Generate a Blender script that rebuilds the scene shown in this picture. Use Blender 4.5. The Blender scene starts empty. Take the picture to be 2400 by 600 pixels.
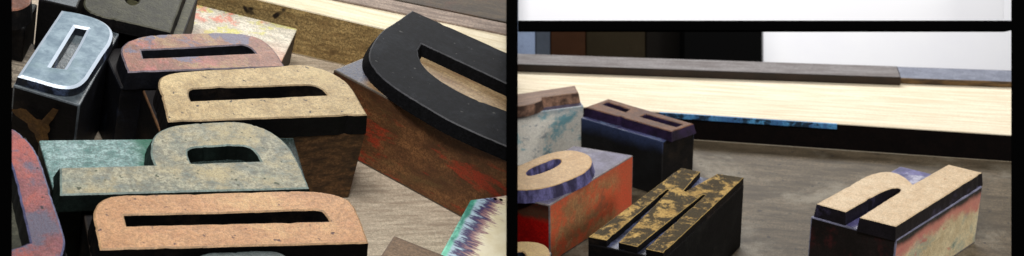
import bpy, bmesh, math, random
from mathutils import Vector, Matrix, geometry
random.seed(7)
DEBUG = False
S = bpy.context.scene
COL = S.collection
F = 3000.0                      # focal length in photo pixels (photo 2400 x 600)
H = 0.2332                      # type height, 1 unit = 10 cm
CAM = Vector((0, 0, 1.3))

def ray(u, v): return Vector(((u - 1200) / F, 1.0, (300 - v) / F))

class Desk:
    """a sloping desk top; heights z are measured from its surface"""
    def __init__(s, vp, ref, dist, clip):
        s.n = -Vector((vp[0] - 1200, F, 300 - vp[1])).normalized()
        s.c = dist * -(s.n @ ray(*ref)); s.clip = clip
    def at(s, u, v, z=H):
        r = ray(u, v)
        return CAM + r * ((-(s.c + H) + z) / (s.n @ r))
LEFT = Desk((-380, 5100), (600, 300), 2.72, -1)
RIGHT = Desk((1360, 7400), (1800, 450), 3.75, 1)
TD = 0.0095                     # half thickness of the added dividing board

# ------------------------------------------------------------------ materials
class N:
    def __init__(s, name):
        s.m = bpy.data.materials.new(name); s.m.use_nodes = True
        s.t = s.m.node_tree; s.b = s.t.nodes['Principled BSDF']
        tc = s.t.nodes.new('ShaderNodeTexCoord'); s.co = tc.outputs['Object']
    def lk(s, a, b): s.t.links.new(a, b)
    def noise(s, scale, seed=0., detail=5, rough=.6, stretch=None, dist=0.):
        mp = s.t.nodes.new('ShaderNodeMapping'); mp.inputs['Location'].default_value = (seed * 3.17, seed * 1.71 + .3, seed * 2.3)
        if stretch: mp.inputs['Scale'].default_value = stretch
        s.lk(s.co, mp.inputs['Vector'])
        n = s.t.nodes.new('ShaderNodeTexNoise'); n.inputs['Scale'].default_value = scale
        n.inputs['Detail'].default_value = detail; n.inputs['Roughness'].default_value = rough; n.inputs['Distortion'].default_value = dist
        s.lk(mp.outputs[0], n.inputs['Vector']); return n.outputs['Fac']
    def ramp(s, fac, lo, hi, inv=False):
        r = s.t.nodes.new('ShaderNodeMapRange'); r.interpolation_type = 'SMOOTHSTEP'
        r.inputs[1].default_value = lo; r.inputs[2].default_value = hi
        if inv: r.inputs[3].default_value, r.inputs[4].default_value = 1, 0
        s.lk(fac, r.inputs[0]); return r.outputs[0]
    def axis(s, ax, lo, hi, jit=0., jscale=20., seed=0., stretch=None):
        sp = s.t.nodes.new('ShaderNodeSeparateXYZ'); s.lk(s.co, sp.inputs[0]); v = sp.outputs['XYZ'.index(ax)]
        if jit:
            nz = s.noise(jscale, seed, 4, .65, stretch)
            v = s.math('ADD', v, s.math('MULTIPLY', s.math('SUBTRACT', nz, .5), jit))
        if lo <= hi: return s.ramp(v, lo, hi)
        return s.ramp(v, hi, lo, True)
    def math(s, op, a, b):
        m = s.t.nodes.new('ShaderNodeMath'); m.operation = op
        for i, x in enumerate((a, b)):
            if isinstance(x, (int, float)): m.inputs[i].default_value = x
            else: s.lk(x, m.inputs[i])
        return m.outputs[0]
    def mix(s, fac, a, b):
        m = s.t.nodes.new('ShaderNodeMix'); m.data_type = 'RGBA'
        if isinstance(fac, (int, float)): m.inputs[0].default_value = fac
        else: s.lk(fac, m.inputs[0])
        for i, x in ((6, a), (7, b)):
            if isinstance(x, tuple): m.inputs[i].default_value = (*x, 1)
            else: s.lk(x, m.inputs[i])
        return m.outputs[2]
    def done(s, col, rough=.6, bump=None, bs=.25, bd=.004, metal=0., spec=.4):
        if isinstance(col, tuple): s.b.inputs['Base Color'].default_value = (*col, 1)
        else: s.lk(col, s.b.inputs['Base Color'])
        if isinstance(rough, (int, float)): s.b.inputs['Roughness'].default_value = rough
        else: s.lk(rough, s.b.inputs['Roughness'])
        s.b.inputs['Metallic'].default_value = metal
        s.b.inputs['Specular IOR Level'].default_value = spec
        if bump is not None:
            b = s.t.nodes.new('ShaderNodeBump'); b.inputs['Strength'].default_value = bs; b.inputs['Distance'].default_value = bd
            s.lk(bump, b.inputs['Height']); s.lk(b.outputs[0], s.b.inputs['Normal'])
        return s.m
def h2(x):
    """sRGB 0-255 triple as seen -> linear"""
    return tuple((c / 255 / 12.92) if c < 10 else ((c / 255 + .055) / 1.055) ** 2.4 for c in x)
SEED = [0]
def mat(name, base, dark=None, grain=(1, 1, 1), gscale=22, gk=(.35, .7), stains=(), specks=None, fine=.25,
        rough=.6, bs=.25, metal=0., spec=.35, axes=(), sst=None, wear=.5):
    """worn, inked wood: base colour, grain, mottled stains, edge gradients and pin-holes"""
    SEED[0] += 1; q = SEED[0]
    m = N(name)
    g = m.noise(gscale, q, 6, .65, grain)
    d = dark or tuple(c * .55 for c in base)
    c = m.mix(m.ramp(g, *gk), d, base)
    f = m.noise(150, q + .5, 3, .7)
    c = m.mix(m.math('MULTIPLY', m.ramp(f, .38, .6, True), min(1, fine * 1.5)), c, tuple(x * .3 for x in base))
    for i, (col, sc, lo, hi, amt) in enumerate(stains):
        c = m.mix(m.math('MULTIPLY', m.ramp(m.noise(sc, q + 7.3 * (i + 1), 7, .74, sst, .25), lo, hi), amt), c, col)
    for (ax, lo, hi, col, amt, jit, jsc, st) in axes:
        c = m.mix(m.math('MULTIPLY', m.axis(ax, lo, hi, jit, jsc, q + .9, st), amt), c, col)
    # fine grit, and long thin scratches running with the grain
    c = m.mix(m.math('MULTIPLY', m.ramp(m.noise(300, q + 3, 2, .8), .34, .56, True), wear), c, tuple(x * .22 for x in base))
    c = m.mix(m.math('MULTIPLY', m.ramp(m.noise(8, q + 11, 4, .75, (1.2, 22, 3)), .6, .66), wear * .5), c, tuple(x * .35 for x in base))
    c = m.mix(m.math('MULTIPLY', m.ramp(m.noise(7, q + 15, 4, .75, (20, 1.5, 3)), .64, .68), wear * .35), c, tuple(min(.9, x * 1.5 + .02) for x in base))
    if specks:
        sc, lo, hi, col = specks
        c = m.mix(m.ramp(m.noise(sc, q + 31, 2, .5), lo, hi), c, col)
    return m.done(c, rough, m.math('ADD', g, f), bs, .004, metal, spec)

# ------------------------------------------------------------------ mesh helpers
def link(name, me, mats, parent=None, mtx=None):
    o = bpy.data.objects.new(name, me); COL.objects.link(o)
    for m in mats: me.materials.append(m)
    if parent: o.parent = parent
    if mtx is not None: o.matrix_world = mtx
    return o
def tag(o, label, cat, group=None, kind=None):
    o['label'] = label; o['category'] = cat
    if group: o['group'] = group
    if kind: o['kind'] = kind
def frame(desk, a, b, z, origin):
    """matrix with X along pixel a -> b on the plane z, Z = desk normal, origin on the desk under pixel 'origin'"""
    x = (desk.at(*b, z) - desk.at(*a, z)).normalized(); n = desk.n; y = n.cross(x).normalized()
    o = desk.at(*origin, z) - n * z
    M = Matrix(((x.x, y.x, n.x, o.x), (x.y, y.y, n.y, o.y), (x.z, y.z, n.z, o.z), (0, 0, 0, 1)))
    return M
def clip(bm, desk, M, fill=True):
    Mi = M.inverted()
    p = Mi @ Vector((desk.clip * TD, 0, 0)); nn = (Mi.to_3x3() @ Vector((-desk.clip, 0, 0)))
    r = bmesh.ops.bisect_plane(bm, geom=bm.verts[:] + bm.edges[:] + bm.faces[:], plane_co=p, plane_no=nn, clear_outer=True, dist=1e-6)
    ed = [e for e in r['geom_cut'] if isinstance(e, bmesh.types.BMEdge)]
    if ed and fill: bmesh.ops.holes_fill(bm, edges=ed, sides=0)
def smooth_path(pts, step=6):
    """pts: (u, v) smooth or (u, v, 1) corner; straight between corners, Catmull-Rom elsewhere"""
    n = len(pts); out = []
    for i in range(n):
        p0, p1, p2, p3 = pts[i - 1], pts[i], pts[(i + 1) % n], pts[(i + 2) % n]
        c1, c2 = len(p1) > 2, len(p2) > 2
        a, b = Vector(p1[:2]), Vector(p2[:2])
        if c1 and c2: out.append(a); continue
        q0 = a * 2 - b if c1 else Vector(p0[:2]); q3 = b * 2 - a if c2 else Vector(p3[:2])
        k = max(2, min(10, int((b - a).length / step)))
        # centripetal-ish tangents limited by the segment length
        L = (b - a).length
        t1 = (b - q0).normalized() * L; t2 = (q3 - a).normalized() * L
        for j in range(k):
            t = j / k
            h1 = 2*t**3 - 3*t*t + 1; h2_ = t**3 - 2*t*t + t; h3 = -2*t**3 + 3*t*t; h4 = t**3 - t*t
            out.append(a * h1 + t1 * h2_ + b * h3 + t2 * h4)
    return out
def area(p): return sum(p[i - 1].x * p[i].y - p[i].x * p[i - 1].y for i in range(len(p))) / 2
def offset(p, d):
    """move a closed loop along its outward normals (loop counter-clockwise: outwards)"""
    r = []
    for i in range(len(p)):
        e1 = (p[i] - p[i - 1]); e2 = (p[(i + 1) % len(p)] - p[i])
        n1 = Vector((e1.y, -e1.x)).normalized(); n2 = Vector((e2.y, -e2.x)).normalized()
        n = (n1 + n2); n = n.normalized() if n.length > 1e-6 else n1
        r.append(p[i] + n * d / max(.5, n.dot(n1)))
    return r
def raised(outer, holes, z0, z1, draft, rim, rough=1.):
    """a raised letter: a rounded rim at z1, walls flaring by draft down to z0"""
    bm = bmesh.new()
    loops = [outer if area(outer) > 0 else outer[::-1]] + [h if area(h) < 0 else h[::-1] for h in holes]
    tops = []
    for lp in loops:
        fine = []
        for k in range(len(lp)):                       # hand-cut edges: small waver and the odd chip
            a, b = lp[k], lp[(k + 1) % len(lp)]; m = max(1, int((b - a).length / .016))
            nv = Vector(((b - a).y, -(b - a).x)).normalized()
            for j in range(m):
                p = a.lerp(b, j / m)
                if j or m == 1: p = p + nv * rough * (random.uniform(-1, 1) * .0006 - (random.uniform(.001, .0028) if random.random() < .045 else 0))
                fine.append(p)
        lp = fine
        lo = offset(lp, draft); inn = offset(lp, -rim)
        r = [bm.verts.new((p.x, p.y, z1)) for p in inn]
        t = [bm.verts.new((p.x, p.y, z1 - rim * .6)) for p in lp]; b = [bm.verts.new((p.x, p.y, z0)) for p in lo]
        tops.append(r)
        for i in range(len(lp)):
            bm.faces.new((b[i - 1], b[i], t[i], t[i - 1])).material_index = 1
            bm.faces.new((t[i - 1], t[i], r[i], r[i - 1])).material_index = 2
    flat = [v for t in tops for v in t]
    for tri in geometry.tessellate_polygon([[v.co for v in t] for t in tops]):
        try: bm.faces.new([flat[i] for i in tri]).material_index = 0
        except ValueError: pass
    bmesh.ops.recalc_face_normals(bm, faces=bm.faces[:])
    return bm
def box_bm(x0, x1, y0, y1, z0, z1, bev=.003, quad=None):
    """a box whose faces carry slots: 0 top, 1 front (-y), 2 right (+x), 3 left (-x), 4 back/bottom, 5 bevels"""
    bm = bmesh.new()
    q = quad or [(x0, y0), (x1, y0), (x0, y1), (x1, y1)]
    v = [bm.verts.new((x, y, z)) for z in (z0, z1) for x, y in q]
    for ix, s in (((4, 5, 7, 6), 0), ((0, 1, 5, 4), 1), ((1, 3, 7, 5), 2), ((2, 0, 4, 6), 3), ((3, 2, 6, 7), 4), ((2, 3, 1, 0), 4)):
        bm.faces.new([v[i] for i in ix]).material_index = s
    if bev: bmesh.ops.bevel(bm, geom=bm.edges[:], offset=bev, segments=2, profile=.6, affect='EDGES', material=5)
    return bm
def finish(bm, name, mats, parent, desk, M, smooth=False, do_clip=True):
    if do_clip: clip(bm, desk, M, name == 'block_body')
    me = bpy.data.meshes.new(name); bm.to_mesh(me); bm.free()
    if smooth:
        for p in me.polygons: p.use_smooth = True
    o = link(name, me, mats, parent)
    return o
def block(desk, name, label, cat, axis, body, letter=None, holes=(), relief=.17, draft=.006, rim=.0035, top=H,
          bmats=None, lmats=None, group=None, bev=.004, lname='raised_letter', do_clip=True):
    """a piece of type: Empty > block_body, raised_letter.  axis: two pixels along its long side (on its top plane);
    body: pixels on the shoulder plane whose bounding box in the block's own axes is its plan, or ('bbox', l, r, f, b)"""
    zs = top - relief * H if letter else top
    fr = frame(desk, axis[0], axis[1], top, axis[0]); Mi = fr.inverted()
    loc = lambda p, z: (Mi @ desk.at(p[0], p[1], z)).to_2d()
    lo = ho = quad = None
    if letter:
        cv = lambda lp: [loc(p, top) for p in smooth_path(lp)]
        lo = cv(letter); ho = [cv(h) for h in holes]
    if body[0] == 'bbox':
        x0 = min(p.x for p in lo) - body[1]; x1 = max(p.x for p in lo) + body[2]
        y0 = min(p.y for p in lo) - body[3]; y1 = max(p.y for p in lo) + body[4]
    else:
        q = [loc(p, zs) for p in body]
        # front-left, front-right, back-right; the fourth corner closes the parallelogram
        quad = [q[0], q[1], q[3] if len(q) == 4 else q[0] + q[2] - q[1], q[2]]
        q = quad
        x0, x1 = min(p.x for p in q), max(p.x for p in q); y0, y1 = min(p.y for p in q), max(p.y for p in q)
    ctr = Vector(((x0 + x1) / 2, (y0 + y1) / 2, 0))
    M = fr @ Matrix.Translation(ctr)
    root = bpy.data.objects.new(name, None); COL.objects.link(root); root.matrix_world = M; root.empty_display_size = .1
    tag(root, label, cat, group)
    b = box_bm(x0 - ctr.x, x1 - ctr.x, y0 - ctr.y, y1 - ctr.y, 0.0005, zs, bev, [(p.x - ctr.x, p.y - ctr.y) for p in quad] if quad else None)
    body_o = finish(b, 'block_body', bmats, root, desk, M, False, do_clip)
    if letter:
        c2 = ctr.to_2d()
        lb = raised([p - c2 for p in lo], [[p - c2 for p in h] for h in ho], zs - .002, top, draft, rim, .15 if name.startswith('metal') else 1.)
        finish(lb, lname, lmats, root, desk, M, False, do_clip)
    if DEBUG: print('DIM', label[:40], round(x1 - x0, 3), round(y1 - y0, 3), round(zs, 3), quad and round(math.degrees((quad[1]-quad[0]).angle(quad[2]-quad[0])))) 
    root['dims'] = (x1 - x0, y1 - y0, zs)
    return root, M, (x1 - x0, y1 - y0, zs)

# ------------------------------------------------------------------ shared materials
BLK = mat('black ink wood', (.008, .007, .008), (.004, .004, .004), (1, 1, 6), 20, rough=.6, spec=.15, fine=.3, stains=[((.045, .03, .02), 9, .5, .75, .7)])
BLKB = mat('blue black ink', (.01, .011, .016), (.005, .005, .007), rough=.5, spec=.2, stains=[((.05, .07, .12), 10, .52, .72, .7)])
DKBROWN = mat('dark brown wood', (.045, .026, .014), (.015, .01, .007), (1, 1, 5), 18, rough=.6, stains=[((.008, .007, .006), 6, .45, .7, .8)])
SLOT = mat('counter ink', (.01, .008, .009), rough=.7, fine=.2)
RIMT = mat('worn tan rim', (.5, .36, .2), rough=.55)
def body_set(top=SLOT, front=DKBROWN, right=None, left=None, rim=None):
    return [top, front, right or front, left or front, BLK, rim or front]

# ================================================================== LEFT DESK
TABLE_L = mat('pale planed table wood', h2((222, 206, 182)), h2((168, 150, 130)), (1.2, 9, 1), 9, (.3, .7), fine=.25, rough=.6, bs=.3,
              stains=[(h2((120, 104, 88)), 3, .55, .8, .5)])
frL = frame(LEFT, (400, 300), (1000, 300), 0, (700, 330))
def slab(desk, name, M, x0, x1, y0, y1, th, m, label, cat):
    bm = box_bm(x0, x1, y0, y1, -th, 0, 0)
    clip(bm, desk, M); me = bpy.data.meshes.new(name); bm.to_mesh(me); bm.free()
    o = link(name, me, [m] * 6); o.matrix_world = M
    tag(o, label, cat, None, 'structure'); return o
slab(LEFT, 'table_top', frL, -1.1, 1.4, -.86, 1.3, .06, TABLE_L, 'pale planed wooden table top under the letter blocks', 'table top')

# tan D
tanface = mat('tan wood letter face', h2((201, 176, 128)), h2((172, 145, 98)), (1, 1, 1), 26, (.3, .65), fine=.35, rough=.55,
              stains=[(h2((214, 192, 140)), 7, .5, .7, .6), (h2((150, 128, 90)), 14, .58, .75, .5)], specks=(60, .66, .72, (.05, .035, .02)))
grainfront = mat('brown end grain', h2((150, 106, 66)), h2((46, 31, 21)), (3.2, 1, 9), 7, (.35, .65), fine=.5, rough=.6,
                 stains=[((.012, .009, .007), 5, .45, .65, .8)], axes=[('Z', .19, .13, (.012, .009, .008), 0, 0, 1, None)])
block(LEFT, 'wood_type_block', 'tan letter D block with speckled face, long black slot and brown grained front', 'type block',
      ((393, 284), (860, 270)), ('bbox', .004, .002, .002, .004),
      [(394, 285, 1), (382, 235), (371, 200), (374, 185), (392, 174), (432, 167), (540, 161), (640, 155), (705, 151), (745, 158), (780, 171), (815, 195), (840, 232), (861, 269, 1)],
      [[(447, 236, 1), (442, 218), (446, 210), (460, 207), (600, 203), (715, 199), (740, 202), (755, 209), (768, 222, 1)]],
      relief=.2, bmats=body_set(SLOT, grainfront, grainfront, BLK), lmats=[tanface, BLK, RIMT])
# orange tan D
orface = mat('orange tan letter face', h2((206, 158, 112)), h2((184, 134, 92)), (1, 1, 1), 24, (.3, .7), fine=.3, rough=.5,
             stains=[(h2((216, 182, 128)), 6, .52, .68, .55), (h2((178, 118, 92)), 9, .55, .75, .5)],
             specks=(55, .67, .73, (.09, .04, .03)), axes=[('X', .26, .4, h2((182, 120, 92)), .7, .1, 12, None)])
block(LEFT, 'wood_type_block', 'orange-tan letter D block in front row with the longest black slot', 'type block',
      ((235, 584), (863, 568)), ('bbox', .006, .002, .002, .006),
      [(235, 585, 1), (226, 545), (219, 507), (223, 487), (236, 471), (267, 459), (330, 456), (470, 453), (667, 447), (747, 449), (795, 459), (822, 473), (840, 505), (853, 538), (864, 569, 1)],
      [[(296, 529, 1), (290, 504, 1), (520, 499), (735, 492), (755, 495), (765, 505), (772, 518, 1)]],
      relief=.19, bmats=body_set(SLOT, DKBROWN, DKBROWN, BLK), lmats=[orface, BLK, mat('pale orange rim', h2((214, 172, 128)), rough=.5)])
# grey green P
pface = mat('grey green stained face', h2((174, 170, 146)), h2((112, 120, 112)), (1, 1, 1), 34, (.36, .62), fine=.5, rough=.55,
            stains=[(h2((176, 160, 118)), 6, .46, .62, .75), (h2((128, 142, 146)), 7, .52, .68, .7), (h2((140, 150, 132)), 12, .55, .7, .5)], specks=(60, .66, .72, (.05, .06, .03)),
            axes=[('X', -.2, -.31, h2((120, 144, 140)), .4, .1, 10, None)])
pshould = mat('teal inked shoulder', h2((160, 188, 186)), h2((92, 130, 126)), (1, 1, 1), 40, (.35, .62), fine=.5, rough=.5,
              stains=[(h2((178, 200, 204)), 8, .5, .7, .5)], axes=[('X', -.1, -.06, h2((20, 92, 68)), .9, .05, 30, None), ('X', -.04, -.01, (.008, .014, .012), 1, .03, 30, None)], spec=.1)
pfront = mat('black green front', (.012, .02, .017), (.005, .007, .006), rough=.5, spec=.1)
block(LEFT, 'wood_type_block', 'grey-green letter P block with bare teal shoulder behind its stem', 'type block',
      ((141, 456), (724, 440)), [(134, 474), (728, 458), (688, 322), (91, 328)],
      [(141, 457, 1), (140, 392, 1), (362, 386, 1), (356, 370), (354, 342), (366, 314), (395, 298), (440, 290), (500, 286), (560, 285), (613, 298), (650, 318), (676, 343), (699, 381), (714, 415), (725, 441, 1)],
      [[(448, 382, 1), (440, 362), (447, 348), (480, 344), (560, 341), (587, 346), (600, 358), (611, 377, 1)]],
      relief=.13, draft=.01, bmats=body_set(pshould, pfront, pfront, pfront, pshould), lmats=[pface, pfront, mat('pale teal rim', h2((150, 168, 160)), rough=.5)])
# red D
rdface = mat('dusty red letter face', h2((158, 108, 86)), h2((118, 74, 62)), (1, 1, 1), 22, (.3, .7), fine=.35, rough=.5,
             stains=[(h2((156, 130, 88)), 9, .48, .62, .8), (h2((176, 100, 96)), 8, .52, .66, .8), (h2((92, 92, 116)), 6, .54, .59, .95)])
block(LEFT, 'wood_type_block', 'dusty red letter D block with slate-blue ink patches, behind the tan D', 'type block',
      ((300, 168), (667, 155)), ('bbox', .012, .004, .002, .006),
      [(300, 169, 1), (291, 145), (284, 122), (287, 109), (302, 96), (340, 84), (400, 79), (460, 77), (530, 76), (578, 80), (612, 91), (636, 110), (653, 132), (668, 156, 1)],
      [[(336, 136, 1), (331, 117, 1), (450, 112), (566, 105), (580, 108), (590, 114), (599, 124, 1)]],
      relief=.17, bmats=body_set(SLOT, BLKB, BLK), lmats=[rdface, BLKB, mat('blue grey rim', h2((128, 118, 128)), rough=.4)])
# big black D
bkface = mat('matt black letter face', (.012, .0135, .018), (.007, .008, .010), (1, 1, 1), 60, fine=.2, rough=.8, bs=.12, spec=.2,
             stains=[((.03, .034, .042), 5, .5, .7, .7), ((.05, .04, .03), 26, .64, .7, .6)], specks=(70, .7, .75, (.07, .07, .07)))
bkwall = mat('black felted wall', (.006, .006, .007), (.003, .003, .004), (1, 1, 1), 60, fine=.6, rough=.9, bs=.5, spec=.1)
bkshould = mat('tan and blue shoulder', h2((188, 162, 122)), h2((128, 96, 66)), (1, 9, 1), 8, (.3, .7), fine=.3, rough=.5,
               stains=[(h2((120, 84, 60)), 6, .55, .72, .5)], axes=[('X', -.26, -.30, h2((50, 62, 88)), .95, .05, 14, None)])
redfront = mat('red brown inked side', h2((164, 112, 70)), h2((92, 58, 38)), (1, 1, 2.2), 11, (.32, .68), fine=.5, rough=.6,
               stains=[(h2((186, 62, 38)), 7, .52, .62, .85), (h2((118, 96, 58)), 7, .5, .68, .6), (h2((34, 22, 16)), 8, .58, .74, .6)],
               sst=(.7, 1, 2.2), wear=.7, axes=[('Z', .15, .2, h2((44, 22, 18)), .6, .04, 10, None)])
block(LEFT, 'wood_type_block', 'big matt black letter block with open counter on red-brown stained body', 'type block',
      ((782, 163), (1185, 375)), [(782, 163), (1360, 466), (1528, 353)],
      [(967, 24, 1), (925, 53), (897, 72), (877, 97), (865, 125), (869, 148), (888, 174), (925, 205), (985, 243), (1070, 291), (1190, 344, 1), (1330, 408, 1), (1330, 187, 1)],
      [[(988, 102, 1), (979, 117, 1), (983, 136), (998, 160), (1040, 193), (1110, 230), (1185, 258), (1240, 280, 1), (1240, 220, 1)]],
      relief=.12, draft=.012, bmats=body_set(bkshould, redfront, redfront, redfront, mat('grey worn edge', h2((120, 108, 96)), rough=.5)), lmats=[bkface, bkwall, mat('grey black rim', (.05, .052, .06), rough=.5)])
# metal D
mface = N('brushed zinc')
c = mface.mix(mface.ramp(mface.noise(30, 3, 6, .7), .35, .7), h2((92, 114, 130)), h2((138, 158, 170)))
c = mface.mix(mface.math('MULTIPLY', mface.ramp(mface.noise(9, 5, 5), .55, .7), .5), c, h2((104, 128, 132)))
mface = mface.done(c, .5, None, metal=.1, spec=.4)
mrim = N('zinc rim highlight').done((.5, .58, .68), .35, None, metal=.1, spec=.6)  # lighter colour paints the highlight along the rim
mwall = mat('inky metal wall with painted glints', (.02, .026, .04), (.006, .007, .01), rough=.3, spec=.6, stains=[((.1, .14, .26), 14, .5, .66, .8)])  # blue flecks paint the glints on the dark wall
mshould = mat('grey metal shoulder', h2((110, 122, 128)), h2((36, 44, 52)), (1, 1, 1), 18, rough=.35, spec=.6, stains=[((.01, .012, .016), 8, .48, .66, .8), (h2((150, 142, 122)), 10, .6, .72, .7)])
met, mM, md = block(LEFT, 'metal_type_block', 'pale blue-grey metal letter D on a black block with brown star mark', 'type block',
      ((42, 177), (165, 206)), [(30, 200), (187, 247), (280, 78)],
      [(41, 177, 1), (145, 22, 1), (186, 29), (226, 41), (252, 56), (264, 75), (259, 100), (240, 128), (213, 170), (202, 186), (186, 199), (165, 205), (135, 203), (88, 190)],
      [[(177, 62, 1), (204, 67, 1), (180, 112), (151, 159, 1), (120, 155, 1)]],
      relief=.09, draft=.003, rim=.0065, bmats=body_set(mshould, BLK, BLKB, BLK, mat('grey metal edge highlight', h2((120, 128, 134)), h2((60, 66, 72)), gscale=20, rough=.4)), lmats=[mface, mwall, mrim])  # pale body edge is a painted highlight line
def star(root, d, m):
    bm = bmesh.new(); vs = []
    cx, cz = -.004, d[2] - .076
    for i in range(40):
        a = i * math.pi / 20
        r = .02 + .042 * max(0, math.cos(2.5 * a)) ** 2 * (1 + .25 * math.sin(i * 1.7))
        vs.append(bm.verts.new((cx + r * math.sin(a + .35) * 1.15, -d[1] / 2 - .0015, cz + r * math.cos(a + .35) * .95)))
    ctr = bm.verts.new((cx, -d[1] / 2 - .003, cz))
    for i in range(40): bm.faces.new((vs[i - 1], vs[i], ctr))
    bmesh.ops.recalc_face_normals(bm, faces=bm.faces[:])
    finish(bm, 'star_mark', [m], root, LEFT, mM, False, False)
star(met, md, mat('faded brown mark', h2((124, 88, 44)), h2((70, 48, 24)), rough=.6, fine=.4))
# red and blue D cut by the left border post
rbface = mat('red and slate letter face', h2((160, 96, 94)), h2((122, 72, 84)), (1, 1, 1), 22, (.3, .7), fine=.35, rough=.5,
             stains=[(h2((172, 88, 78)), 9, .5, .6, .85), (h2((92, 92, 112)), 6, .48, .58, .95), (h2((130, 104, 124)), 11, .54, .66, .7)], specks=(60, .66, .72, (.02, .012, .014)))
block(LEFT, 'wood_type_block', 'red letter D block blotched with slate blue, at left of the front row', 'type block',
      ((-60, 300), (28, 590)), ('bbox', .004, .004, .004, .004),
      [(-150, 300, 1), (-30, 288), (28, 301), (56, 321), (80, 349), (97, 384), (128, 483), (149, 547), (152, 575), (142, 603), (110, 628), (60, 640), (-60, 640, 1)],
      [[(-60, 380, 1), (12, 370), (29, 395), (50, 478), (70, 568, 1), (20, 585), (-10, 585, 1)]],
      relief=.18, bmats=body_set(mat('mossy grey counter', h2((104, 104, 88)), h2((58, 58, 50)), gscale=30, fine=.5, rough=.7), BLK), lmats=[rbface, BLKB, mat('blue worn rim', h2((110, 112, 150)), rough=.4)])
# olive block at the back
olface = mat('olive black letter face', h2((64, 64, 46)), h2((38, 38, 27)), (1, 1, 1), 30, (.35, .65), fine=.5, rough=.6, stains=[(h2((78, 75, 54)), 8, .52, .7, .5)])
block(LEFT, 'wood_type_block', 'dark olive letter block with lighter ledge, behind the metal D', 'type block',
      ((232, 38), (398, 74)), [(180, 45), (427, 92), (466, -12)],
      [(225, -60, 1), (202, -10), (196, 8), (206, 25), (232, 37), (300, 52), (399, 75, 1), (440, -34, 1)],
      [[(300, -28, 1), (292, -10), (296, 4), (308, 11), (321, 8), (332, -20, 1)]],
      relief=.12, draft=.004, bmats=body_set(mat('olive ledge', h2((88, 86, 58)), h2((48, 47, 32)), (1, 5, 1), 16, fine=.4, rough=.6), BLK, BLK), lmats=[olface, BLK, mat('olive rim', h2((76, 75, 56)), rough=.55)])
# grey blue block, red brown round one, pale plank end
block(LEFT, 'wood_type_block', 'small blue-grey topped block at the top edge beside the olive one', 'type block',
      ((95, 0), (178, 19)), [(90, -2), (180, 19), (205, -38)],
      bmats=body_set(mat('slate top', h2((104, 112, 118)), h2((70, 78, 84)), gscale=20, rough=.5), BLK))
rbr = mat('red brown rounded face', h2((146, 92, 66)), h2((92, 52, 38)), gscale=20, rough=.5, fine=.4)
block(LEFT, 'wood_type_block', 'red-brown round-cornered letter block in the top left corner', 'type block',
      ((-20, 20), (40, 24)), [(-60, 40), (58, 68), (88, 10)],
      [(-60, -60, 1), (60, -60, 1), (74, -10), (70, 8), (52, 20), (28, 24), (-60, 18, 1)], relief=.2,
      bmats=body_set(mat('grey green ledge', h2((98, 106, 104)), h2((52, 58, 56)), gscale=20), BLK), lmats=[rbr, BLK, rbr])
block(LEFT, 'wood_offcut', 'streaked pale grey-brown wood offcut beside the metal D', 'wood block',
      ((20, 92), (85, 107)), [(-110, 170), (40, 210), (100, 108)], top=.42 * H,
      bmats=body_set(mat('streaked pale wood', h2((170, 158, 140)), h2((84, 74, 66)), (1, 6, 1), 12, (.35, .62), fine=.4, rough=.6), BLK))
# stained blank
stain = mat('paint stained cream wood', h2((232, 224, 204)), h2((188, 180, 160)), (1, 3, 1), 16, (.3, .62), fine=.35, rough=.6,
            stains=[(h2((206, 200, 100)), 9, .52, .6, .85), (h2((214, 116, 92)), 7, .51, .6, .85), (h2((168, 166, 162)), 8, .55, .7, .6)],
            axes=[('Y', .02, -.08, h2((206, 128, 104)), .55, .2, 9, None), ('Y', -.05, -.1, h2((96, 150, 190)), .95, .08, 10, None)])
block(LEFT, 'blank_wood_block', 'cream blank block stained pink, yellow and blue behind the dusty red D', 'wood block',
      ((460, 10), (697, 67)), [(355, 95), (650, 165), (697, 67)], top=.46 * H, bmats=body_set(stain, stain, DKBROWN))  # right side darkened by colour for the shadow beside it
# timbers at the back
def timber(desk, name, label, cat, a, b, back, top, mats, z0=.0005, bev=.004):
    fr = frame(desk, a, b, top, a); Mi = fr.inverted()
    L = (Mi @ desk.at(*b, top)).x; W = (Mi @ desk.at(*back, top)).y
    M = fr @ Matrix.Translation((L / 2, W / 2, 0))
    bm = box_bm(-L / 2, L / 2, -W / 2, W / 2, z0, top, bev)
    clip(bm, desk, M); me = bpy.data.meshes.new(name); bm.to_mesh(me); bm.free()
    o = link(name, me, mats); o.matrix_world = M; tag(o, label, cat); return o
spotted = mat('spotted brown timber side', h2((216, 184, 122)), h2((154, 124, 78)), (1, 1, 5), 14, (.32, .66), fine=.5, rough=.65, bs=.4,
              stains=[(h2((222, 194, 134)), 6, .5, .68, .6), (h2((96, 70, 42)), 10, .6, .72, .7)], specks=(16, .66, .71, (.025, .016, .01)), wear=.75)
cream = mat('bright cream planed top', h2((242, 232, 206)), h2((220, 204, 170)), (1, 12, 1), 6, (.3, .7), wear=.12, fine=.08, rough=.75, spec=.15)
timber(LEFT, 'timber_beam', 'timber with cream planed top and spotted brown side, behind the blocks', 'timber', (420, -46), (1300, 161), (1190, 76), .6 * H, body_set(cream, spotted, spotted, spotted, cream))
gbr = mat('grey brown weathered strip', h2((168, 148, 132)), h2((112, 92, 80)), (1, 8, 1), 12, (.35, .65), fine=.35, rough=.65)
timber(LEFT, 'timber_strip', 'narrow grey-brown weathered strip beyond the cream timber', 'timber', (640, -31), (1300, 104), (1190, 55), .62 * H, body_set(gbr, gbr))
dbr = mat('dark umber board', h2((80, 64, 42)), h2((46, 35, 23)), (1, 5, 1), 10, (.35, .65), fine=.4, rough=.65, stains=[(h2((96, 52, 36)), 4, .5, .7, .5)])
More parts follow.
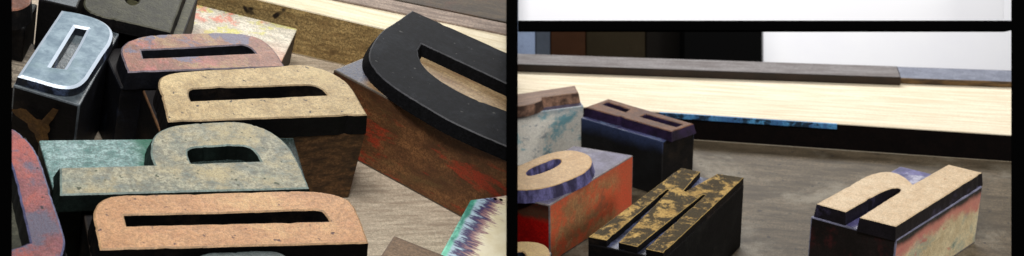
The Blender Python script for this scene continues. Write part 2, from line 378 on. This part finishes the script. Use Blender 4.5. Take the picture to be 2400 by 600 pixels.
timber(LEFT, 'timber_board', 'dark umber board at the very back beyond the weathered strip', 'timber', (760, -34), (1300, 75), (1190, -90), .6 * H, body_set(dbr, dbr))
# front: teal letter, brown blank, cream inked block
teal = mat('dark teal letter face', h2((84, 96, 96)), h2((48, 58, 58)), gscale=24, fine=.4, rough=.5)
block(LEFT, 'wood_type_block', 'dark teal letter block just peeping in under the orange-tan D', 'type block',
      ((440, 740), (690, 732)), ('bbox', .004, .004, .004, .004),
      [(440, 742, 1), (446, 640), (462, 604), (490, 592), (540, 590), (600, 587), (640, 588), (668, 598), (684, 640), (690, 735, 1)], relief=.17, top=.97 * H,
      bmats=body_set(SLOT, BLK), lmats=[teal, BLK, teal])
brn = mat('brown bare block top', h2((138, 112, 86)), h2((98, 76, 56)), (1, 6, 1), 12, (.3, .66), fine=.35, rough=.6)
block(LEFT, 'blank_wood_block', 'bare brown blank block at the bottom edge on the pale table', 'wood block',
      ((916, 548), (1050, 602)), [(840, 680), (990, 740), (1064, 607)], top=.62 * H, bmats=body_set(brn, BLK, BLK, DKBROWN, mat('brown block edge', h2((112, 88, 66)))))
INK = .1
CX = N('ink bled cream end grain')
hair = CX.noise(17, 2, 7, .8, (5, .9, 1), .4)
xx = CX.t.nodes.new('ShaderNodeSeparateXYZ'); CX.lk(CX.co, xx.inputs[0])
left = CX.math('SUBTRACT', INK, xx.outputs[1])            # distance from the inked edge
pos = CX.math('SUBTRACT', left, CX.math('MULTIPLY', CX.ramp(hair, .36, .74), .046))
c = CX.mix(CX.ramp(CX.noise(24, 5, 4), .35, .7), h2((236, 224, 188)), h2((250, 242, 214)))
c = CX.mix(CX.math('MULTIPLY', CX.ramp(pos, .034, .052, True), .85), c, h2((140, 84, 104)))
c = CX.mix(CX.ramp(pos, .02, .034, True), c, h2((66, 58, 100)))
c = CX.mix(CX.ramp(pos, .0, .014, True), c, h2((176, 200, 214)))
c = CX.mix(CX.ramp(CX.math('ADD', left, CX.math('MULTIPLY', CX.noise(30, 8, 3), .012)), .012, .02, True), c, CX.mix(CX.ramp(CX.noise(22, 4, 5, .7), .38, .62), h2((52, 128, 112)), h2((120, 208, 178))))
endm = CX.done(c, .5)
blk, bM, bd = block(LEFT, 'inked_wood_block', 'cream block with teal and purple ink bleeding from its edge', 'wood block',
      ((1030, 600), (1103, 468)), [(1008, 640), (1262, 600), (1350, 436), (1103, 468)], top=.6 * H, bmats=body_set(endm, endm, endm, endm, endm))

holem = N('nail hole black').done((.004, .003, .003), .9, spec=.05)
for u, v in ((1160, 467), (1174, 469)):
    hb = bmesh.new(); p = bM.inverted() @ LEFT.at(u, v, .6 * H)
    bmesh.ops.create_circle(hb, cap_ends=True, segments=14, radius=.0042, matrix=Matrix.Translation((p.x, p.y, .6 * H + .0012)))
    finish(hb, 'nail_hole', [holem], blk, LEFT, bM, False, False)
# ================================================================== RIGHT DESK
TABLE_R = mat('grey worn table board', h2((116, 102, 82)), h2((64, 54, 40)), (1, 5, 1), 7, (.3, .7), wear=.8, fine=.45, rough=.55, bs=.3,
              stains=[(h2((144, 136, 120)), 2.2, .5, .66, .7), (h2((62, 53, 40)), 3, .53, .7, .7)], specks=(38, .69, .73, (.03, .024, .018)))
frR = frame(RIGHT, (1500, 330), (2300, 384), 0, (1900, 450))
slab(RIGHT, 'table_top', frR, -1.5, 1.3, -1.1, (frR.inverted() @ RIGHT.at(1700, 172, .45 * H)).y, .06, TABLE_R, 'grey worn table board under the right hand letter blocks', 'table top')
# h block
paleface = mat('pale cream letter face', h2((214, 190, 156)), h2((198, 170, 134)), (1, 1, 1), 40, (.3, .7), fine=.2, rough=.5,
               stains=[(h2((220, 202, 172)), 8, .5, .7, .5)], specks=(60, .72, .75, h2((150, 110, 80))))
hshould = mat('violet inked shoulder', h2((116, 112, 164)), h2((62, 60, 104)), gscale=20, rough=.4, stains=[(h2((214, 212, 222)), 9, .5, .64, .7)])
hfront = mat('black and wine front', (.02, .014, .014), (.008, .006, .006), gscale=10, rough=.45,
             stains=[(h2((84, 34, 36)), 8, .5, .68, .8), (h2((110, 96, 80)), 9, .6, .72, .6)])
hright = mat('colour smeared cream side', h2((244, 228, 186)), h2((210, 188, 146)), (1, 1, 1), 14, (.3, .7), wear=.35, fine=.2, rough=.55,
             sst=(1, .8, 1), stains=[(h2((160, 172, 156)), 9, .52, .62, .7), (h2((50, 104, 96)), 9, .6, .66, .9), (h2((204, 92, 92)), 8, .58, .66, .8)],
             axes=[('Z', .115, .15, h2((206, 104, 104)), .75, .13, 9, None), ('Z', .155, .18, (.012, .012, .016), 1, .05, 9, None)])
h_, hM, hd = block(RIGHT, 'wood_type_block', 'pale cream letter h block with violet shoulder, alone on the grey table', 'type block',
      ((1915, 477), (2100, 529)), [(1900, 508), (2101, 563), (2303, 436)],
      [(1914, 477, 1), (1990, 435), (2030, 413), (2052, 405), (2082, 402), (2108, 408), (2127, 420), (2139, 432, 1), (2223, 385, 1), (2302, 404, 1), (2100, 530, 1), (2015, 509, 1), (2085, 464), (2107, 450), (2112, 443), (2103, 440), (2082, 443), (2056, 455), (2025, 472), (1982, 496, 1)],
      (), relief=.18, draft=.004, bmats=body_set(hshould, hfront, hright, hright, mat('pale lilac edge', h2((150, 150, 176)), rough=.35)), lmats=[paleface, mat('black violet wall', (.016, .013, .018), rough=.4, stains=[((.07, .06, .12), 10, .55, .7, .6)]), paleface])
# W block
wface = mat('mottled gold and black face', h2((194, 160, 94)), h2((156, 122, 64)), (1, 1, 1), 26, (.3, .7), fine=.4, rough=.7, spec=.12,
            stains=[(h2((196, 166, 100)), 8, .55, .7, .6), ((.009, .0085, .006), 16, .44, .52, .95), ((.022, .02, .013), 30, .55, .62, .8)])
wslot = mat('blue slot floor', h2((96, 104, 140)), (.02, .02, .03), gscale=9, gk=(.45, .6), rough=.4)
block(RIGHT, 'wood_type_block', 'mottled gold and black letter M block between the orange-sided O and the cream h', 'type block',
      ((1379, 555), (1555, 592)), [(1378, 571), (1556, 608.5), (1744, 432)],
      [(1379, 555, 1), (1597, 393, 1), (1641, 402, 1), (1602, 446, 1), (1608, 448, 1), (1681, 407, 1), (1743, 416, 1), (1555, 592, 1), (1514, 583, 1), (1654, 457, 1), (1648, 455, 1), (1493, 578, 1), (1450, 568, 1), (1569, 445, 1), (1563, 443, 1), (1422, 563, 1)],
      (), relief=.09, draft=.0, rim=.0015, bmats=body_set(wslot, BLK, mat('black blue side', (.007, .007, .0075), (.004, .004, .0045), rough=.7, spec=.12, stains=[((.02, .02, .018), 7, .5, .7, .7)])), lmats=[wface, BLK, mat('gold rim', h2((190, 156, 84)), rough=.5)])
# orange H at back
oface = mat('burnt orange letter face', h2((126, 74, 30)), h2((74, 40, 19)), gscale=18, wear=.8, fine=.5, rough=.5, stains=[(h2((70, 48, 66)), 8, .55, .68, .7)])
bluesh = mat('blue violet shoulder', h2((98, 104, 150)), h2((52, 44, 84)), gscale=16, rough=.45, stains=[(h2((128, 156, 186)), 8, .5, .66, .7), ((.012, .01, .014), 12, .55, .66, .7)])
darkfr = mat('black front with blue bloom', (.016, .017, .018), (.006, .006, .007), gscale=9, rough=.5, axes=[('Z', .14, .2, h2((64, 78, 118)), .8, .05, 12, None)])
block(RIGHT, 'wood_type_block', 'burnt orange letter block with two dark slots on a black body', 'type block',
      ((1372, 252), (1578, 312)), [(1361, 276), (1553, 332), (1628, 297)],
      [(1372, 251, 1), (1426, 231, 1), (1626, 290, 1), (1574, 308, 1), (1466, 277, 1), (1456, 272, 1), (1448, 272, 1)],
      [[(1412, 244, 1), (1424, 239, 1), (1476, 256, 1), (1466, 262, 1)], [(1500, 273, 1), (1513, 267, 1), (1600, 291, 1), (1585, 297, 1)]],
      relief=.14, draft=.006, bmats=body_set(bluesh, darkfr, BLK), lmats=[oface, mat('violet ink wall', h2((60, 44, 80)), (.01, .008, .012), gscale=12, rough=.4), oface])
# O block
tface = mat('tan oval letter face', h2((204, 170, 124)), h2((182, 146, 100)), gscale=26, fine=.25, rough=.5)
vwall = mat('dripping violet ink wall', h2((110, 106, 156)), h2((40, 34, 62)), (1, 1, .2), 30, (.4, .6), rough=.45, fine=.3)
oshould = mat('grey violet shoulder', h2((118, 114, 138)), h2((70, 64, 82)), gscale=14, rough=.45, stains=[(h2((150, 146, 152)), 8, .5, .68, .6)], axes=[('X', .0, -.12, h2((60, 48, 52)), .6, .1, 10, None)])
orside = mat('orange stained wood side', h2((210, 160, 108)), h2((160, 106, 68)), (1, .6, .35), 16, (.3, .7), fine=.35, rough=.55,
             stains=[(h2((226, 92, 56)), 6, .47, .6, .85), (h2((120, 92, 66)), 10, .54, .66, .75), (h2((222, 190, 140)), 9, .58, .68, .7)], axes=[('Z', .15, .2, h2((200, 84, 58)), .7, .08, 10, None), ('Y', .1, .2, h2((208, 84, 56)), .8, .12, 8, None)])
rfront = mat('red painted front', h2((220, 26, 20)), h2((160, 14, 14)), gscale=10, rough=.45, stains=[(h2((236, 30, 20)), 5, .5, .6, .7)],
             axes=[('Z', .125, .155, h2((98, 70, 52)), 1, .06, 12, None), ('Z', .165, .185, (.02, .012, .01), .7, .03, 12, None), ('X', .085, .105, h2((84, 50, 34)), 1, .04, 12, None)])
block(RIGHT, 'wood_type_block', 'tan oval letter O block with orange stained side and red painted front', 'type block',
      ((1150, 438), (1288, 478)), [(1140, 450), (1288, 481), (1484, 364), (1345, 341)],
      [(1160, 425), (1175, 404), (1215, 388), (1280, 361), (1328, 352), (1363, 356), (1385, 369), (1386, 386), (1368, 405), (1335, 421), (1285, 438), (1238, 445), (1195, 443), (1168, 436)],
      [[(1232, 404), (1246, 393), (1272, 382), (1302, 372), (1315, 374), (1311, 384), (1291, 396), (1258, 408), (1238, 411)]],
      relief=.16, draft=.01, rim=.003, bmats=body_set(oshould, rfront, orside, rfront, mat('grey lilac edge', h2((150, 140, 140)))), lmats=[tface, vwall, tface])
# small round letter at the bottom
block(RIGHT, 'wood_type_block', 'yellow-tan round letter block at the bottom edge before the red front', 'type block',
      ((1200, 640), (1280, 640)), ('bbox', .004, .004, .004, .004),
      [(1150, 600), (1175, 575), (1215, 566), (1255, 567), (1280, 576), (1289, 594), (1287, 625), (1276, 660), (1230, 676), (1170, 660), (1150, 630)],
      [[(1180, 612), (1200, 595), (1222, 590), (1234, 600), (1232, 620), (1210, 640), (1184, 634)]],
      relief=.15, top=.9 * H, bmats=body_set(mat('pale grey counter', h2((168, 164, 150)), rough=.5), BLK), lmats=[mat('yellow tan face', h2((200, 166, 92)), h2((176, 140, 76)), gscale=20, rough=.5), BLKB, tface])
# back-left block
bface = mat('brown letter face', h2((146, 114, 92)), h2((108, 80, 64)), (1, 5, 1), 12, rough=.5)
cfront = mat('teal stained cream front', (.95, .93, .84), (.85, .83, .74), (1, 1, 1), 12, (.3, .7), wear=.2, fine=.15, rough=.55,
             stains=[(h2((110, 176, 190)), 6, .49, .58, .9), (h2((70, 104, 128)), 9, .58, .66, .7), (h2((196, 90, 76)), 7, .64, .7, .6)], axes=[('Z', .16, .2, h2((88, 110, 128)), .7, .05, 10, None)])
block(RIGHT, 'wood_type_block', 'brown letter block with teal stained cream front, behind the tan O', 'type block',
      ((1213, 247), (1372, 221)), [(1130, 280), (1368, 248), (1346, 216)],
      [(1130, 232, 1), (1347, 200, 1), (1356, 217, 1), (1270, 228, 1), (1269, 234), (1244, 244), (1213, 249), (1132, 254, 1)], (),
      relief=.16, draft=.006, bmats=body_set(mat('grey violet ledge', h2((104, 98, 122)), h2((58, 54, 72)), gscale=14, rough=.45), cfront, BLK), lmats=[bface, mat('pinkish worn wall', h2((160, 122, 100)), h2((50, 32, 26)), gscale=10, gk=(.45, .6)), bface])
# long cream board and rails
KB = .45 * H
creamR = mat('cream planed plank', h2((230, 220, 198)), h2((204, 188, 160)), (.7, 14, 1), 6, (.3, .7), wear=.2, fine=.06, rough=.75, spec=.15)
gapfr = mat('shaded gap black brown', (.006, .0035, .003), (.003, .002, .002), rough=.8, spec=.08)  # near-black stands in for the shaded gap under the plank
plank = timber(RIGHT, 'cream_plank', 'long thick cream plank across the table, its front painted near-black as the shaded gap', 'plank', (1100, 233), (2560, 328), (1700, 166), KB, body_set(creamR, gapfr, gapfr, gapfr, creamR))
bl = timber(RIGHT, 'painted_edge', '', '', (1545, 263.6), (1962, 291), (1700, 272), KB - .001,
            body_set(mat('sky blue paint', h2((104, 168, 214)), h2((80, 130, 186)), gscale=12, rough=.5), mat('sky blue paint drips', h2((96, 170, 226)), h2((60, 100, 160)), (1, 1, .3), 14, (.4, .6), rough=.4, stains=[((.006, .006, .01), 16, .5, .56, .95)])), KB - .021, .001)
mw = bl.matrix_world.copy(); bl.parent = plank; bl.matrix_parent_inverse = plank.matrix_world.inverted(); bl.matrix_world = mw
del bl['category']; bl['label'] = 'sky blue paint splashed along the near edge'
railtop = mat('grey painted rail top', h2((140, 136, 136)), h2((100, 92, 90)), (1, 6, 1), 8, (.3, .7), fine=.3, rough=.6, spec=.2)
railfr = mat('dark brown rail side', h2((44, 28, 19)), h2((24, 15, 10)), (1, 5, 1), 8, rough=.5)
railfr2 = mat('bronze rail side', h2((120, 90, 52)), h2((44, 30, 20)), (1, 2, 8), 12, rough=.5)
timber(RIGHT, 'wooden_rail', 'weathered grey-topped wooden rail lying along the back of the cream plank', 'rail', (1100, 146), (2112, 181), (1600, 138), KB + .034, body_set(railtop, railfr, railfr), KB + .0005)
timber(RIGHT, 'metal_rail', 'blue-grey metal rail continuing past the end of the wooden rail', 'rail', (2108, 183), (2600, 200), (2300, 162), KB + .024,
       body_set(mat('blue grey rail top', h2((140, 144, 158)), h2((116, 120, 134)), rough=.5, spec=.2), railfr2, railfr2), KB + .0005)

# ------------------------------------------------------------------ beyond the desks: room
def wbox(name, x0, x1, y0, y1, z0, z1, m, parent=None):
    bm = box_bm(x0, x1, y0, y1, z0, z1, .004)
    me = bpy.data.meshes.new(name); bm.to_mesh(me); bm.free()
    o = link(name, me, [m] * 6, parent); return o
def px(u, y): return (u - 1200) / F * y
def pz(v, y): return CAM.z + (300 - v) / F * y
FLOOR = -1.2
fl = wbox('floor', -8, 10, -1, 11.5, FLOOR - .1, FLOOR, mat('dark floor', (.09, .08, .07))); tag(fl, 'dark floor of the room behind the tables', 'floor', None, 'structure')
def back(name, u0, u1, y, vtop, m, label, cat, dep=.5):
    o = wbox(name, px(u0, y), px(u1, y), y, y + dep, FLOOR + .001, pz(vtop, y), m); tag(o, label, cat)
plain = lambda n, c: mat(n, c, tuple(x * .7 for x in c), gscale=3, fine=.1, spec=.05)
back('steel_cupboard', 1205, 1254, 7.0, -60, plain('pale blue steel', h2((130, 144, 170))), 'pale blue-grey cupboard edge furthest left behind the rail', 'cupboard')
back('steel_post', 1256, 1289, 7.0, -60, plain('dull steel', h2((70, 76, 86))), 'dull grey post beside the pale blue cupboard', 'post')
back('brown_cupboard', 1291, 1372, 7.0, -60, plain('brown board', h2((54, 31, 15))), 'brown wooden cupboard in the blurred background', 'cupboard')
back('olive_cupboard', 1374, 1512, 7.1, -60, plain('olive board', h2((38, 31, 18))), 'dim olive cupboard next to the brown one', 'cupboard')
back('umber_cupboard', 1514, 1602, 7.2, -60, plain('umber board', h2((14, 10, 6))), 'near-black umber cupboard beside the black screen', 'cupboard')
back('black_screen', 1604, 1786, 7.0, -60, N('matt black screen').done((.002, .002, .002), .9, spec=.02), 'matt black screen standing beside the white wall panel', 'screen')
WHITE = N('white painted board'); WHITE = WHITE.done(WHITE.mix(WHITE.ramp(WHITE.noise(1.5, 2), .3, .7), (.80, .80, .84), (.84, .84, .86)), .7, spec=.2)
back('white_panel', 1789, 2700, 7.6, -60, WHITE, 'plain white panel behind the rails on the right', 'panel', .1)

# ------------------------------------------------------------------ collage gutters built as an added black border case
case = bpy.data.objects.new('border_case', None); COL.objects.link(case); case.location = (0, 2.03, FLOOR)
tag(case, 'added black border case with side posts, centre divider and shelf rail', 'border case')
BLACK = N('flat black lacquer').done((.0012, .0012, .0012), .95, spec=.0)
Y0, Y1 = 2.03, 2.09
def cpart(name, x0, x1, y0, y1, z0, z1, m=BLACK, xb=None):
    a, b = y0 - 2.03, y1 - 2.03
    q = [(x0, a), (x1, a), (xb[0], b), (xb[1], b)] if xb else None
    bm = box_bm(x0, x1, a, b, z0 - FLOOR, z1 - FLOOR, .0012, q)
    me = bpy.data.meshes.new(name); bm.to_mesh(me); bm.free(); return link(name, me, [m] * 6, case)
zt, zb = pz(-80, Y0), FLOOR + .001
cpart('border_post', px(-60, Y0), px(28, Y0), Y0, Y1, zb, zt, BLACK, (px(-60, Y0), px(28, Y1)))
cpart('border_post', px(2370, Y0), px(2460, Y0), Y0, Y1, zb, zt, BLACK, (px(2370, Y1), px(2460, Y0)))
cpart('gutter_post', -13.5 / F * Y0, 13.5 / F * Y0, Y0, Y1, zb, zt)
cpart('gutter_board', -TD + .0004, TD - .0004, Y1 + .001, 5.0, zb, pz(30, 3.6))
XL, XR = 13.5 / F * Y0 + .0005, px(2371, Y0)
cpart('gutter_rail', XL, XR, Y0, Y0 + .03, pz(75, Y0 + .03), pz(48, Y0))
cpart('collage_strip_panel', XL, XR, Y0 + .032, Y0 + .05, pz(66, Y0), pz(-76, Y0), WHITE)['label'] = 'added white panel for the collage strip above the gutter'  # added panel, stands for the white strip over the gutter

# ------------------------------------------------------------------ camera, light
cam = bpy.data.cameras.new('camera'); co = bpy.data.objects.new('camera', cam); COL.objects.link(co)
co.location = CAM; co.rotation_euler = (math.radians(90), 0, 0)
cam.sensor_width = 36; cam.lens = 36 * F / 2400; cam.clip_start = .01; cam.clip_end = 200
cam.dof.use_dof = True; cam.dof.focus_distance = 2.85; cam.dof.aperture_fstop = 5.4
S.camera = co
def lamp(name, loc, to, size, w, col=(1, 1, 1), sy=None):
    l = bpy.data.lights.new(name, 'AREA'); l.energy = w; l.color = col; l.size = size
    if sy: l.shape = 'RECTANGLE'; l.size_y = sy
    o = bpy.data.objects.new(name, l); COL.objects.link(o); o.location = loc
    o.rotation_euler = (Vector(to) - Vector(loc)).to_track_quat('-Z', 'Y').to_euler(); return o
lamp('window_light', (-.2, 6.3, 6.0), (-.3, 3.2, 1.1), 2.2, 190, (1, .98, .95), 1.6)
lamp('front_fill', (-.5, .3, 4.4), (-.1, 3.1, 1.1), 1.3, 118, (1, .97, .94))  # added fill from the front, lifts the front faces
lamp('side_light', (4.0, 1.2, 2.9), (.4, 3.5, 1.1), 1.0, 105, (1, .97, .93))
lamp('panel_fill', (.2, .87, 2.8), (.27, 2.07, 1.52), .4, 27)  # added lamp that whitens the upper panel
lamp('backdrop_fill', (1.6, 5.4, 4.0), (1.3, 7.6, 1.8), 1.2, 92)  # added lamp, brightens the white background panel
w = bpy.data.worlds.new('World'); S.world = w; w.use_nodes = True
w.node_tree.nodes['Background'].inputs[0].default_value = (.9, .95, 1, 1); w.node_tree.nodes['Background'].inputs[1].default_value = .09
S.view_settings.view_transform = 'Standard'; S.view_settings.look = 'None'; S.view_settings.exposure = 0
S.render.engine = 'CYCLES'; S.render.resolution_x = 1024; S.render.resolution_y = 256
bpy.context.view_layer.update()
